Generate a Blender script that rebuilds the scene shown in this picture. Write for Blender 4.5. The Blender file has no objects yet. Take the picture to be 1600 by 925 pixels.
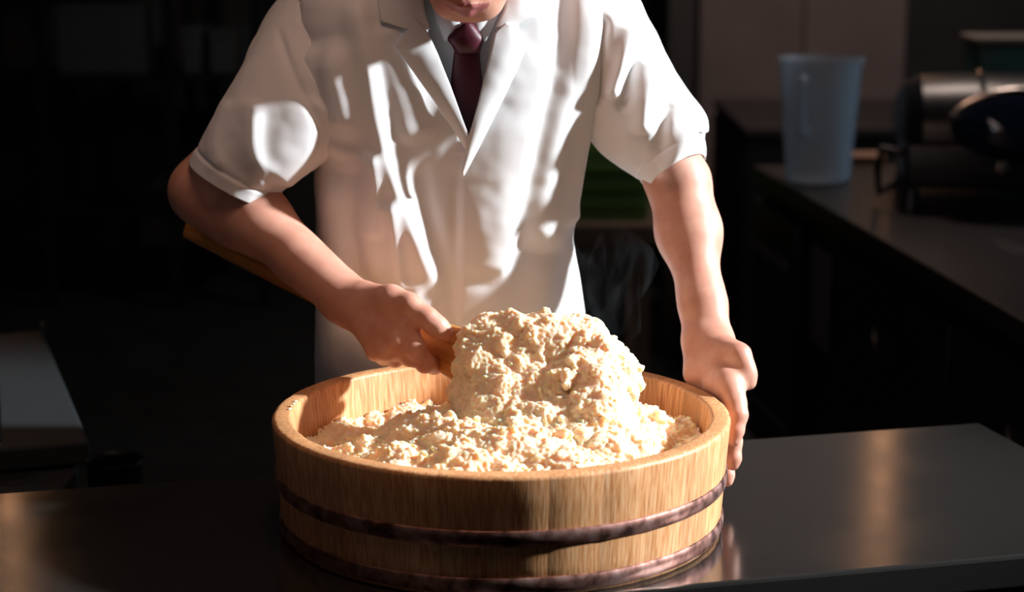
import bpy, bmesh, math, random
import numpy as np
from mathutils import Vector, Matrix
from mathutils.bvhtree import BVHTree

random.seed(7)
rng = np.random.default_rng(7)
scene = bpy.context.scene
COL = scene.collection
PI = math.pi

# ------------------------------------------------------------------ camera
TZ = 0.86                      # worktop height
RIM = TZ + 0.1233              # tub rim height
CAM = np.array([0.0112, -1.9551, RIM + 0.5196])
PITCH = 0.20026
FPX = 3000.0                   # focal length in pixels of a 1600 px wide frame
cd = bpy.data.cameras.new('camera')
cam = bpy.data.objects.new('camera', cd); COL.objects.link(cam)
cam.location = CAM; cam.rotation_euler = (PI / 2 - PITCH, 0, 0)
cd.sensor_width = 36; cd.lens = 36 * FPX / 1600
cd.clip_start = 0.05; cd.clip_end = 60
cd.dof.use_dof = True; cd.dof.focus_distance = 2.02; cd.dof.aperture_fstop = 4.0
scene.camera = cam

# ------------------------------------------------------------------ light
scene.view_settings.view_transform = 'Standard'
scene.view_settings.look = 'None'
scene.view_settings.gamma = 1
scene.view_settings.use_curve_mapping = False
scene.view_settings.exposure = 0.0
wd = bpy.data.worlds.new('world'); scene.world = wd; wd.use_nodes = True
wd.node_tree.nodes['Background'].inputs[0].default_value = (0.55, 0.75, 0.85, 1)
wd.node_tree.nodes['Background'].inputs[1].default_value = 0.012

def lamp(name, kind, loc, target, energy, color, **kw):
    d = bpy.data.lights.new(name, kind); d.energy = energy; d.color = color
    for k, v in kw.items(): setattr(d, k, v)
    o = bpy.data.objects.new(name, d); COL.objects.link(o); o.location = loc
    o.rotation_euler = (Vector(target) - Vector(loc)).to_track_quat('-Z', 'Y').to_euler()
    return o
SUN_AZ, SUN_EL = math.radians(88), math.radians(25)
sdir = Vector((math.sin(SUN_AZ) * math.cos(SUN_EL), -math.cos(SUN_AZ) * math.cos(SUN_EL), math.sin(SUN_EL)))
tgt = Vector((0, 0.15, 1.12))
lamp('window_light', 'SPOT', tgt + sdir * 4.2, tgt, 2300, (0.90, 0.96, 1.0), spot_size=math.radians(19), spot_blend=0.35, shadow_soft_size=0.13)
lamp('coat_fill', 'SPOT', (-1.3, -2.0, 2.35), (-0.08, 0.3, 1.34), 16, (1.0, 0.74, 0.70), spot_size=math.radians(24), spot_blend=1.0, shadow_soft_size=0.45)  # added fill spot that brightens the coat from the front left
lamp('ceiling_light', 'AREA', (-0.1, -0.45, 2.75), (-0.05, 0.0, 0.9), 7, (1.0, 0.62, 0.45), shape='DISK', size=0.7)
lamp('panel_fill', 'AREA', (1.2, 3.2, 2.7), (1.1, 4.5, 1.0), 22, (1.0, 0.78, 0.68), shape='DISK', size=0.4)  # added fill lamp that lifts the brown panel at the rear

lamp('side_window', 'AREA', (2.6, 2.7, 1.9), (0.8, 2.6, 1.0), 9, (0.55, 0.78, 1.0), shape='RECTANGLE', size=0.7, size_y=0.9)
for (x, z) in ((1.2, 2.15), (-1.62, 2.3)):
    lamp('rear_tube', 'AREA', (x, 4.0, z), (0, 0, 0), 0.45, (1.0, 0.50, 0.24), shape='RECTANGLE', size=0.03, size_y=1.5).rotation_euler = (-PI / 2, 0, 0)

# ------------------------------------------------------------------ helpers
cp_, sp_ = math.cos(PITCH), math.sin(PITCH)
def ray(px, py):
    a = (px - 800) / FPX; b = -(py - 462.5) / FPX
    return np.array([a, cp_ + b * sp_, -sp_ + b * cp_])
def P(px, py, Y):
    """the world point seen at (px, py) on the upright plane y = Y"""
    d = ray(px, py); return CAM + d * ((Y - CAM[1]) / d[1])
def PZ(px, py, Z):
    """the world point seen at (px, py) on the level plane z = Z"""
    d = ray(px, py); return CAM + d * ((Z - CAM[2]) / d[2])
def PX(px, py, X):
    d = ray(px, py); return CAM + d * ((X - CAM[0]) / d[0])
def proj(V):
    v = np.asarray(V) - CAM
    fw = v[..., 1] * cp_ - v[..., 2] * sp_; up = v[..., 1] * sp_ + v[..., 2] * cp_
    return np.stack([800 + FPX * v[..., 0] / fw, 462.5 - FPX * up / fw], -1)

def mesh_np(name, verts, faces, smooth=True):
    """fast mesh from an (n,3) and an (m,3 or 4) array"""
    me = bpy.data.meshes.new(name)
    verts = np.asarray(verts, np.float32); faces = np.asarray(faces, np.int32); k = faces.shape[1]
    me.vertices.add(len(verts)); me.vertices.foreach_set('co', verts.ravel())
    me.loops.add(faces.size); me.loops.foreach_set('vertex_index', faces.ravel())
    me.polygons.add(len(faces)); me.polygons.foreach_set('loop_start', np.arange(0, faces.size, k, dtype=np.int32))
    me.update(calc_edges=True); me.validate()
    if smooth: me.polygons.foreach_set('use_smooth', np.ones(len(me.polygons), bool))
    return me
def link(name, me, mat=None, parent=None):
    o = bpy.data.objects.new(name, me); COL.objects.link(o)
    if mat is not None and not me.materials: me.materials.append(mat)
    if parent is not None: o.parent = parent
    return o
def tag(o, label=None, cat=None, group=None, kind=None):
    if label: o['label'] = label
    if cat: o['category'] = cat
    if group: o['group'] = group
    if kind: o['kind'] = kind
    return o
def thing(name, label, cat, group=None, loc=(0, 0, 0), rz=0):
    o = bpy.data.objects.new(name, None); COL.objects.link(o)
    o.location = loc; o.rotation_euler = (0, 0, rz); o.empty_display_size = 0.05
    return tag(o, label, cat, group)
class MB:
    """collects shapes; build() links them as one mesh object"""
    def __init__(s): s.bm = bmesh.new()
    def box(s, a, b, bevel=0.0, seg=2, M=None):
        r = bmesh.ops.create_cube(s.bm, size=1)
        vs = r['verts']; a = Vector(a); b = Vector(b)
        for v in vs: v.co = Vector(((a[i] + b[i]) / 2 + v.co[i] * (b[i] - a[i]) for i in range(3)))
        if bevel:
            es = list({e for v in vs for e in v.link_edges})
            r2 = bmesh.ops.bevel(s.bm, geom=es, offset=bevel, segments=seg, affect='EDGES', profile=0.5)
            vs = list({v for f in r2['faces'] for v in f.verts} | {v for v in vs if v.is_valid})
        if M is not None:
            for v in vs: v.co = M @ v.co
        return s
    def lathe(s, prof, n=48, M=None, close=False):
        rings = []
        for (r, z) in prof:
            rings.append([s.bm.verts.new((r * math.cos(2 * PI * i / n), r * math.sin(2 * PI * i / n), z)) for i in range(n)])
        m = len(rings)
        for j in range(m if close else m - 1):
            A, B = rings[j], rings[(j + 1) % m]
            for i in range(n): s.bm.faces.new((A[i], A[(i + 1) % n], B[(i + 1) % n], B[i]))
        if not close:
            for R in (rings[0], rings[-1]):
                try: s.bm.faces.new(R)
                except Exception: pass
        if M is not None:
            for R in rings:
                for v in R: v.co = M @ v.co
        return s
    def tube(s, pts, r, n=10):
        pts = [Vector(p) for p in pts]; rr = r if isinstance(r, (list, tuple)) else [r] * len(pts); rings = []
        up = Vector((0, 0, 1)); prev = None
        for i, p in enumerate(pts):
            d = (pts[min(i + 1, len(pts) - 1)] - pts[max(i - 1, 0)]).normalized()
            if prev is None:
                u = d.cross(up if abs(d.z) < 0.9 else Vector((1, 0, 0))).normalized()
            else: u = (prev - d * prev.dot(d)).normalized()
            w = d.cross(u); prev = u
            rings.append([s.bm.verts.new(p + (u * math.cos(2 * PI * k / n) + w * math.sin(2 * PI * k / n)) * rr[i]) for k in range(n)])
        for A, B in zip(rings, rings[1:]):
            for i in range(n): s.bm.faces.new((A[i], A[(i + 1) % n], B[(i + 1) % n], B[i]))
        s.bm.faces.new(rings[0]); s.bm.faces.new(rings[-1])
        return s
    def build(s, name, mat, parent=None, smooth=True):
        bmesh.ops.recalc_face_normals(s.bm, faces=s.bm.faces)
        me = bpy.data.meshes.new(name); s.bm.to_mesh(me); s.bm.free()
        if smooth:
            me.polygons.foreach_set('use_smooth', np.ones(len(me.polygons), bool))
            try: me.set_sharp_from_angle(angle=math.radians(20))
            except Exception: pass
        return link(name, me, mat, parent)

# ------------------------------------------------------------------ materials
def mat(name, color, rough=0.5, metal=0.0, **kw):
    m = bpy.data.materials.new(name); m.use_nodes = True
    b = m.node_tree.nodes['Principled BSDF']
    b.inputs['Base Color'].default_value = (*color, 1); b.inputs['Roughness'].default_value = rough; b.inputs['Metallic'].default_value = metal
    for k, v in kw.items(): b.inputs[k].default_value = v
    return m
def nodes(m): return m.node_tree.nodes, m.node_tree.links, m.node_tree.nodes['Principled BSDF']
def noise(m, scale, detail=3, stretch=(1, 1, 1), coord='Object', rough=0.5, dist=0.0):
    N, L, b = nodes(m)
    tc = N.new('ShaderNodeTexCoord'); mp = N.new('ShaderNodeMapping'); mp.inputs['Scale'].default_value = stretch
    t = N.new('ShaderNodeTexNoise'); t.inputs['Scale'].default_value = scale; t.inputs['Detail'].default_value = detail
    t.inputs['Roughness'].default_value = rough; t.inputs['Distortion'].default_value = dist
    L.new(tc.outputs[coord], mp.inputs['Vector']); L.new(mp.outputs[0], t.inputs['Vector'])
    return t, mp
def ramp(m, src, stops):
    N, L, b = nodes(m)
    r = N.new('ShaderNodeValToRGB'); e = r.color_ramp.elements
    e[0].position, e[0].color = stops[0][0], (*stops[0][1], 1)
    e[1].position, e[1].color = stops[-1][0], (*stops[-1][1], 1)
    for p, c in stops[1:-1]:
        x = e.new(p); x.color = (*c, 1)
    L.new(src, r.inputs[0]); return r
def bump(m, src, strength, dist=0.002):
    N, L, b = nodes(m)
    n = N.new('ShaderNodeBump'); n.inputs['Strength'].default_value = strength; n.inputs['Distance'].default_value = dist
    L.new(src, n.inputs['Height']); L.new(n.outputs[0], b.inputs['Normal']); return n

def wood_mat(name, dark, mid, light, scale=230, axis='z', rough=0.5):
    """fine straight grain along one local axis, tinted a little per piece"""
    m = mat(name, mid, rough); N, L, b = nodes(m)
    st = {'z': (1, 1, 0.005), 'x': (0.012, 1, 1)}[axis]
    t, mp = noise(m, scale, 2, st, dist=0.3)
    oi = N.new('ShaderNodeObjectInfo'); ad = N.new('ShaderNodeVectorMath'); ad.operation = 'ADD'
    sc = N.new('ShaderNodeMath'); sc.operation = 'MULTIPLY'; sc.inputs[1].default_value = 7.0
    L.new(oi.outputs['Random'], sc.inputs[0]); L.new(sc.outputs[0], mp.inputs['Location'])
    r = ramp(m, t.outputs[0], [(0.32, dark), (0.5, mid), (0.68, light)])
    t2, mp2 = noise(m, 14, 3, (1, 1, 0.35) if axis == 'z' else (0.35, 1, 1)); L.new(sc.outputs[0], mp2.inputs['Location'])
    hs = N.new('ShaderNodeHueSaturation'); L.new(r.outputs[0], hs.inputs['Color'])
    mr = N.new('ShaderNodeMapRange'); mr.inputs[3].default_value = 0.86; mr.inputs[4].default_value = 1.1
    L.new(oi.outputs['Random'], mr.inputs[0])
    mr2 = N.new('ShaderNodeMapRange'); mr2.inputs[1].default_value = 0.3; mr2.inputs[2].default_value = 0.7; mr2.inputs[3].default_value = 0.82; mr2.inputs[4].default_value = 1.1
    L.new(t2.outputs[0], mr2.inputs[0])
    mu = N.new('ShaderNodeMath'); mu.operation = 'MULTIPLY'; L.new(mr.outputs[0], mu.inputs[0]); L.new(mr2.outputs[0], mu.inputs[1])
    L.new(mu.outputs[0], hs.inputs['Value']); L.new(hs.outputs[0], b.inputs['Base Color'])
    bump(m, t.outputs[0], 0.25, 0.0006)
    return m
M = {}
M['tub_wood'] = wood_mat('pale cypress', (0.50, 0.20, 0.068), (0.70, 0.33, 0.135), (0.79, 0.45, 0.235), 430)
M['paddle_wood'] = wood_mat('honey paddle wood', (0.42, 0.16, 0.035), (0.55, 0.23, 0.055), (0.62, 0.28, 0.075), 180, 'x', 0.4)
M['copper'] = mat('aged copper', (0.34, 0.16, 0.12), 0.46, 1.0)
t, _ = noise(M['copper'], 60, 4, (1, 1, 1)); r = ramp(M['copper'], t.outputs[0], [(0.35, (0.13, 0.065, 0.055)), (0.5, (0.42, 0.21, 0.17)), (0.7, (0.62, 0.40, 0.36))])
nodes(M['copper'])[1].new(r.outputs[0], nodes(M['copper'])[2].inputs['Base Color']); bump(M['copper'], t.outputs[0], 0.25, 0.001)
M['steel'] = mat('brushed worktop steel', (0.15, 0.138, 0.13), 0.24, 0.88)
def steel_detail(m, s=1.0):
    N, L, b = nodes(m)
    t, _ = noise(m, 9, 5, (1, 1, 1)); t2, _ = noise(m, 300, 3, (1, 1, 1)); t3, _ = noise(m, 5, 2, (1, 1, 1))
    mr = N.new('ShaderNodeMapRange'); mr.inputs[1].default_value = 0.3; mr.inputs[2].default_value = 0.75; mr.inputs[3].default_value = 0.13; mr.inputs[4].default_value = 0.20
    L.new(t.outputs[0], mr.inputs[0]); L.new(mr.outputs[0], b.inputs['Roughness'])
    ad = N.new('ShaderNodeMath'); ad.operation = 'MULTIPLY_ADD'; ad.inputs[1].default_value = 0.0; L.new(t3.outputs[0], ad.inputs[0]); L.new(t2.outputs[0], ad.inputs[2])
    bump(m, ad.outputs[0], 0.05 * s, 0.0003)
steel_detail(M['steel'])
M['coat'] = mat('white cotton coat', (0.80, 0.79, 0.79), 0.85)
M['coat'].node_tree.nodes['Principled BSDF'].inputs['Sheen Weight'].default_value = 0.1
t, _ = noise(M['coat'], 1500, 2); bump(M['coat'], t.outputs[0], 0.12, 0.0004)
M['shirt'] = mat('white shirt', (0.76, 0.77, 0.80), 0.8)
M['tie'] = mat('maroon tie', (0.07, 0.002, 0.012), 0.5); M['tie'].node_tree.nodes['Principled BSDF'].inputs['Sheen Weight'].default_value = 0.0
t, _ = noise(M['tie'], 900, 2, (1, 1, 0.4)); bump(M['tie'], t.outputs[0], 0.2, 0.0005)
M['skin'] = mat('skin', (0.60, 0.30, 0.215), 0.5)
b = nodes(M['skin'])[2]; b.inputs['Subsurface Weight'].default_value = 0.18; b.inputs['Subsurface Radius'].default_value = (0.9, 0.28, 0.15); b.inputs['Subsurface Scale'].default_value = 0.01
t, _ = noise(M['skin'], 45, 4); r = ramp(M['skin'], t.outputs[0], [(0.3, (0.56, 0.25, 0.175)), (0.7, (0.66, 0.345, 0.25))]); nodes(M['skin'])[1].new(r.outputs[0], b.inputs['Base Color'])
t, _ = noise(M['skin'], 700, 3); bump(M['skin'], t.outputs[0], 0.12, 0.0006)
M['lips'] = mat('lips', (0.42, 0.13, 0.13), 0.45)
M['nail'] = mat('nail', (0.72, 0.42, 0.34), 0.3)
M['hair'] = mat('black hair', (0.012, 0.010, 0.009), 0.4)
M['trousers'] = mat('black trousers', (0.012, 0.012, 0.014), 0.8)
M['shoe'] = mat('black shoe', (0.01, 0.01, 0.01), 0.35)
M['rice'] = mat('cooked rice', (0.93, 0.715, 0.50), 0.6)
b = nodes(M['rice'])[2]; b.inputs['Subsurface Weight'].default_value = 1.0; b.inputs['Subsurface Radius'].default_value = (1.0, 0.55, 0.25); b.inputs['Subsurface Scale'].default_value = 0.009; b.inputs['Specular IOR Level'].default_value = 0.3

# ------------------------------------------------------------------ implicit surfaces
def smin(a, b, k):
    h = np.maximum(k - np.abs(a - b), 0) / k
    return np.minimum(a, b) - h * h * k * 0.25
class Field:
    def __init__(s, lo, hi, res):
        s.lo = np.array(lo, float); s.res = res
        s.n = np.ceil((np.array(hi) - s.lo) / res).astype(int) + 1
        s.d = np.full(s.n, 0.08, np.float32)
    def sub(s, lo, hi):
        i0 = np.clip(np.floor((lo - s.lo) / s.res).astype(int), 0, s.n); i1 = np.clip(np.ceil((hi - s.lo) / s.res).astype(int) + 1, 0, s.n)
        if (i1 <= i0).any(): return None, None
        ax = [(s.lo[k] + np.arange(i0[k], i1[k]) * s.res).astype(np.float32) for k in range(3)]
        return tuple(slice(i0[k], i1[k]) for k in range(3)), np.meshgrid(*ax, indexing='ij', sparse=True)
    def cap(s, a, b, ra, rb, k=0.006, flat=None):
        """tapered capsule; flat = (axis, factor) squeezes it along an axis"""
        a = np.array(a, float); b = np.array(b, float); rm = max(ra, rb) + k + 4 * s.res
        sl, g = s.sub(np.minimum(a, b) - rm, np.maximum(a, b) + rm)
        if sl is None: return
        q = [g[i] - a[i] for i in range(3)]; ab = b - a; L2 = max(ab @ ab, 1e-12)
        t = np.clip((q[0] * ab[0] + q[1] * ab[1] + q[2] * ab[2]) / L2, 0, 1)
        v = [q[i] - t * ab[i] for i in range(3)]
        if flat is not None:
            n = np.array(flat[0], float); n /= np.linalg.norm(n); dn = (v[0] * n[0] + v[1] * n[1] + v[2] * n[2]) * (flat[1] - 1)
            v = [v[i] + dn * n[i] for i in range(3)]
        d = np.sqrt(v[0] ** 2 + v[1] ** 2 + v[2] ** 2) - (ra + t * (rb - ra))
        s.d[sl] = smin(s.d[sl], d, k)
    def ell(s, c, r, R=None, k=0.01, cut=False):
        c = np.array(c, float); r = np.array(r, float); rm = r.max() + k + 4 * s.res
        sl, g = s.sub(c - rm, c + rm)
        if sl is None: return
        q = [g[i] - c[i] for i in range(3)]
        if R is not None: q = [q[0] * R[0, i] + q[1] * R[1, i] + q[2] * R[2, i] for i in range(3)]
        k0 = np.sqrt(sum((q[i] / r[i]) ** 2 for i in range(3))); k1 = np.sqrt(sum((q[i] / r[i] ** 2) ** 2 for i in range(3))) + 1e-9
        d = k0 * (k0 - 1) / k1
        s.d[sl] = -smin(-s.d[sl], d, k) if cut else smin(s.d[sl], d, k)
    def groove(s, pts, r, k=0.002):
        for a, b in zip(pts, pts[1:]):
            a = np.array(a); b = np.array(b); rm = r + k + 3 * s.res; sl, g = s.sub(np.minimum(a, b) - rm, np.maximum(a, b) + rm)
            if sl is None: continue
            q = [g[i] - a[i] for i in range(3)]; ab = b - a; t = np.clip((q[0] * ab[0] + q[1] * ab[1] + q[2] * ab[2]) / (ab @ ab), 0, 1)
            d = np.sqrt(sum((q[i] - t * ab[i]) ** 2 for i in range(3))) - r
            s.d[sl] = -smin(-s.d[sl], d, k)
    def mesh(s):
        return surface_nets(s.d, s.lo, s.res)
def surface_nets(d, lo, res):
    ins = d < 0
    c = sum(ins[i:d.shape[0] - 1 + i, j:d.shape[1] - 1 + j, k:d.shape[2] - 1 + k].astype(np.int8) for i in (0, 1) for j in (0, 1) for k in (0, 1))
    I = np.argwhere((c > 0) & (c < 8))
    idx = np.full(c.shape, -1, np.int32); idx[tuple(I.T)] = np.arange(len(I))
    pos = np.zeros((len(I), 3)); cnt = np.zeros(len(I))
    cor = [(i, j, k) for i in (0, 1) for j in (0, 1) for k in (0, 1)]
    val = {q: d[I[:, 0] + q[0], I[:, 1] + q[1], I[:, 2] + q[2]] for q in cor}
    for a in cor:
        for ax in range(3):
            if a[ax] == 0:
                b = list(a); b[ax] = 1; b = tuple(b); va, vb = val[a], val[b]
                m = (va < 0) != (vb < 0); t = np.where(m, va / np.where(m, va - vb, 1), 0)
                p = np.tile(np.array(a, float), (len(I), 1)); p[:, ax] += t
                pos += p * m[:, None]; cnt += m
    V = lo + (I + pos / cnt[:, None]) * res
    F = []
    for ax in range(3):
        u, w = (ax + 1) % 3, (ax + 2) % 3
        sh = [slice(1, -1)] * 3; sh[ax] = slice(0, -1)
        s0 = ins[tuple(sh)]; sh2 = list(sh); sh2[ax] = slice(1, None); s1 = ins[tuple(sh2)]
        E = np.argwhere(s0 != s1); flip = s0[tuple(E.T)]
        off = np.ones(3, int); off[ax] = 0; E = E + off
        def cell(du, dw):
            q = E.copy(); q[:, u] -= du; q[:, w] -= dw; return idx[tuple(q.T)]
        q = np.stack([cell(0, 0), cell(1, 0), cell(1, 1), cell(0, 1)], 1)
        q[~flip] = q[~flip][:, ::-1]; F.append(q)
    F = np.concatenate(F); F = F[(F >= 0).all(1)]
    return V, F
def smooth_mesh(V, F, it=2, lam=0.5):
    e = np.concatenate([F[:, [0, 1]], F[:, [1, 2]], F[:, [2, 3]], F[:, [3, 0]]]); e = np.concatenate([e, e[:, ::-1]])
    n = np.bincount(e[:, 0], minlength=len(V)).clip(1)
    for k in range(it * 2):
        s = np.stack([np.bincount(e[:, 0], V[e[:, 1], i], len(V)) for i in range(3)], 1) / n[:, None]
        V = V + (lam if k % 2 == 0 else -lam * 1.04) * (s - V)
    return V
def lattice(i, seed, pad):
    """random numbers on the lattice cells an index array touches"""
    lo = i.min(0) - pad; n = i.max(0) - lo + pad + 1
    return lo, n, np.random.default_rng(seed * 7919 + 13)
def vnoise(p, s, seed=0):
    q = (p / s).astype(np.float32); i = np.floor(q).astype(np.int32); f = q - i; f = f * f * (3 - 2 * f)
    lo, n, g = lattice(i, seed, 1); T = g.random(int(n.prod()), dtype=np.float32); b = ((i[:, 0] - lo[0]) * n[1] + i[:, 1] - lo[1]) * n[2] + i[:, 2] - lo[2]; o = 0
    for a in (0, 1):
        for c in (0, 1):
            for e in (0, 1):
                w = (f[:, 0] if a else 1 - f[:, 0]) * (f[:, 1] if c else 1 - f[:, 1]) * (f[:, 2] if e else 1 - f[:, 2])
                o = o + w * T[b + (a * n[1] + c) * n[2] + e]
    return o * 2 - 1
def worley(p, s, seed=0):
    q = (p / s).astype(np.float32); i = np.floor(q).astype(np.int32)
    lo, n, g = lattice(i, seed, 2); T = [g.random(int(n.prod()), dtype=np.float32) for k in range(3)]
    b = ((i[:, 0] - lo[0]) * n[1] + i[:, 1] - lo[1]) * n[2] + i[:, 2] - lo[2]; f = q - i; best = np.full(len(p), 9.0, np.float32)
    for a in (-1, 0, 1):
        for c in (-1, 0, 1):
            for e in (-1, 0, 1):
                j = b + (a * n[1] + c) * n[2] + e
                d = (T[0][j] + (a - f[:, 0])) ** 2 + (T[1][j] + (c - f[:, 1])) ** 2 + (T[2][j] + (e - f[:, 2])) ** 2
                np.minimum(best, d, out=best)
    return np.sqrt(best)

# ------------------------------------------------------------------ setting
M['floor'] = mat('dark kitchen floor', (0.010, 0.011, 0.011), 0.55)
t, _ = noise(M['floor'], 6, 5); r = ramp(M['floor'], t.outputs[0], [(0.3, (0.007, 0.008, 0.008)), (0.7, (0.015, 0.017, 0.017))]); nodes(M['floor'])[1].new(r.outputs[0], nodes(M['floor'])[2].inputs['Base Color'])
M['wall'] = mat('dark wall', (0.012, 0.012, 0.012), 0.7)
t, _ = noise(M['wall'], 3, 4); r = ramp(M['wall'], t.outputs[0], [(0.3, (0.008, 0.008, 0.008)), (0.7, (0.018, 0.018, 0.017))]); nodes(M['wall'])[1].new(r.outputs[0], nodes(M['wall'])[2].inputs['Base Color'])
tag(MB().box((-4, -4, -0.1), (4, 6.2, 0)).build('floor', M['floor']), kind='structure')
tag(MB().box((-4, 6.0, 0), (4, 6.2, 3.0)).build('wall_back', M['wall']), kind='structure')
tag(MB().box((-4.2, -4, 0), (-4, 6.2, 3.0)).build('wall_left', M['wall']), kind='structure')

# ------------------------------------------------------------------ worktable
TA = math.radians(14.4)
tb = thing('steel_worktable', 'dark brushed steel worktable carrying the wooden tub of rice', 'table', loc=(0, 0, 0), rz=TA)
MB().box((-1.15, -0.2325, TZ - 0.035), (0.687, 0.242, TZ), 0.004, 2).build('tabletop', M['steel'], tb)
MB().box((-1.12, -0.215, TZ - 0.12), (0.66, -0.20, TZ - 0.036)).build('apron', M['steel'], tb)
MB().box((-1.12, -0.19, 0.20), (0.66, 0.21, 0.225), 0.003).build('undershelf', M['steel'], tb)
for (x, y) in ((-1.1, -0.18), (-1.1, 0.20), (0.64, -0.18), (0.64, 0.20)):
    MB().tube([(x, y, 0.0), (x, y, TZ - 0.036)], 0.019, 16).build('leg', M['steel'], tb)

# ------------------------------------------------------------------ tub
H = 0.1233; RT = 0.24; RB = 0.2306; TH = 0.0205; NS = 28
tub = thing('rice_tub', 'round pale wooden stave tub with two copper hoops full of rice', 'tub', loc=(0, 0, TZ))
def rout(z): return RB + (RT - RB) * z / H
prof = [(RB - 0.003, 0.0), (RB, 0.003)]
for z in (0.03, 0.06, 0.09): prof.append((rout(z), z))
for k in range(5):
    a = k / 4 * PI / 2; prof.append((rout(H) - 0.005 + 0.005 * math.cos(a), H - 0.005 + 0.005 * math.sin(a)))
for k in range(5):
    a = PI / 2 + k / 4 * PI / 2; prof.append((RT - TH + 0.004 + 0.004 * math.cos(a), H - 0.004 + 0.004 * math.sin(a)))
prof += [(rout(0.05) - TH, 0.05), (rout(0.0) - TH, 0.0)]
def stave_mesh():
    bm = bmesh.new(); da = 2 * PI / NS; seg = 5; rings = []
    for i in range(seg + 1):
        a = -da / 2 + da * i / seg
        g = 0.0007 if i in (0, seg) else 0.0
        a2 = a * 0.9985
        rings.append([bm.verts.new(((r_ - g) * math.cos(a2), (r_ - g) * math.sin(a2), z_ )) for (r_, z_) in prof])
    n = len(prof)
    for A, B in zip(rings, rings[1:]):
        for k in range(n): bm.faces.new((A[k], A[(k + 1) % n], B[(k + 1) % n], B[k]))
    bm.faces.new(rings[0]); bm.faces.new(rings[-1][::-1])
    bmesh.ops.recalc_face_normals(bm, faces=bm.faces)
    me = bpy.data.meshes.new('stave'); bm.to_mesh(me); bm.free()
    me.polygons.foreach_set('use_smooth', np.ones(len(me.polygons), bool)); me.set_sharp_from_angle(angle=math.radians(50))
    return me
sm_ = stave_mesh()
for i in range(NS):
    o = link('stave', sm_, M['tub_wood'], tub); o.rotation_euler = (0, 0, 2 * PI * (i + 0.37) / NS)
MB().lathe([(0.0005, 0.012), (RB - TH - 0.001, 0.012), (RB - TH - 0.001, 0.03), (0.0005, 0.03)], 64).build('base_board', M['tub_wood'], tub)
def hoop(z0, z1):
    m = MB(); p = []
    for (dr, z) in ((0.0002, z0), (0.0014, z0 + 0.0006), (0.0023, z0 + 0.0025), (0.0030, z0 + 0.0055), (0.0031, (z0 + z1) / 2), (0.0030, z1 - 0.0055), (0.0023, z1 - 0.0025), (0.0014, z1 - 0.0006), (0.0002, z1)): p.append((rout(z) + dr, z))
    p += [(rout(z1) - 0.001, z1), (rout(z0) - 0.001, z0)]
    m.lathe(p, 160, close=True); return m.build('hoop', M['copper'], tub)
tag(hoop(H - 0.0705, H - 0.0545), 'upper copper hoop'); tag(hoop(0.0045, 0.021), 'lower copper hoop')

# ------------------------------------------------------------------ paddle
PA = P(292, 356, 0.345); PB = P(690, 541, 0.10)
pdir = PB - PA; plen = np.linalg.norm(pdir); pdir /= plen
pv = P(690, 578, 0.10) - P(708, 503, 0.10); pv -= pdir * (pv @ pdir); pv /= np.linalg.norm(pv)   # across the blade, downward
pn = np.cross(pdir, pv)
paddle = thing('rice_paddle', 'long flat honey-brown wooden paddle held under the forearm lifting rice', 'paddle')
Mp = Matrix(((pdir[0], pv[0], pn[0], PA[0]), (pdir[1], pv[1], pn[1], PA[1]), (pdir[2], pv[2], pn[2], PA[2]), (0, 0, 0, 1)))
def paddle_part(name, st):
    """stations (along, half width, half thickness) lofted with rounded edges, in the paddle's own frame"""
    vs, n = [], 20
    for (x, w, h) in st:
        for k in range(n):
            a = 2 * PI * k / n; c, s = math.cos(a), math.sin(a)
            vs.append((x, w * math.copysign(abs(c) ** 0.35, c), h * math.copysign(abs(s) ** 0.45, s)))
    bm = bmesh.new(); V = [bm.verts.new(v) for v in vs]
    for j in range(len(st) - 1):
        for k in range(n): bm.faces.new((V[j * n + k], V[j * n + (k + 1) % n], V[(j + 1) * n + (k + 1) % n], V[(j + 1) * n + k]))
    bm.faces.new(V[:n]); bm.faces.new(V[-n:])
    bmesh.ops.recalc_face_normals(bm, faces=bm.faces)
    me = bpy.data.meshes.new(name); bm.to_mesh(me); bm.free()
    me.polygons.foreach_set('use_smooth', np.ones(len(me.polygons), bool)); me.set_sharp_from_angle(angle=math.radians(60))
    o = link(name, me, M['paddle_wood'], paddle); o.matrix_local = Mp; return o
paddle_part('handle', [(0.0, 0.0105, 0.004), (0.002, 0.0120, 0.006), (0.10, 0.0150, 0.0072), (0.25, 0.0185, 0.0072), (plen - 0.06, 0.0205, 0.007)])
paddle_part('blade', [(plen - 0.06, 0.0206, 0.0071), (plen - 0.02, 0.024, 0.0068), (plen + 0.02, 0.029, 0.006), (plen + 0.08, 0.036, 0.005), (plen + 0.15, 0.037, 0.004), (plen + 0.19, 0.028, 0.003), (plen + 0.20, 0.015, 0.002)])

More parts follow.
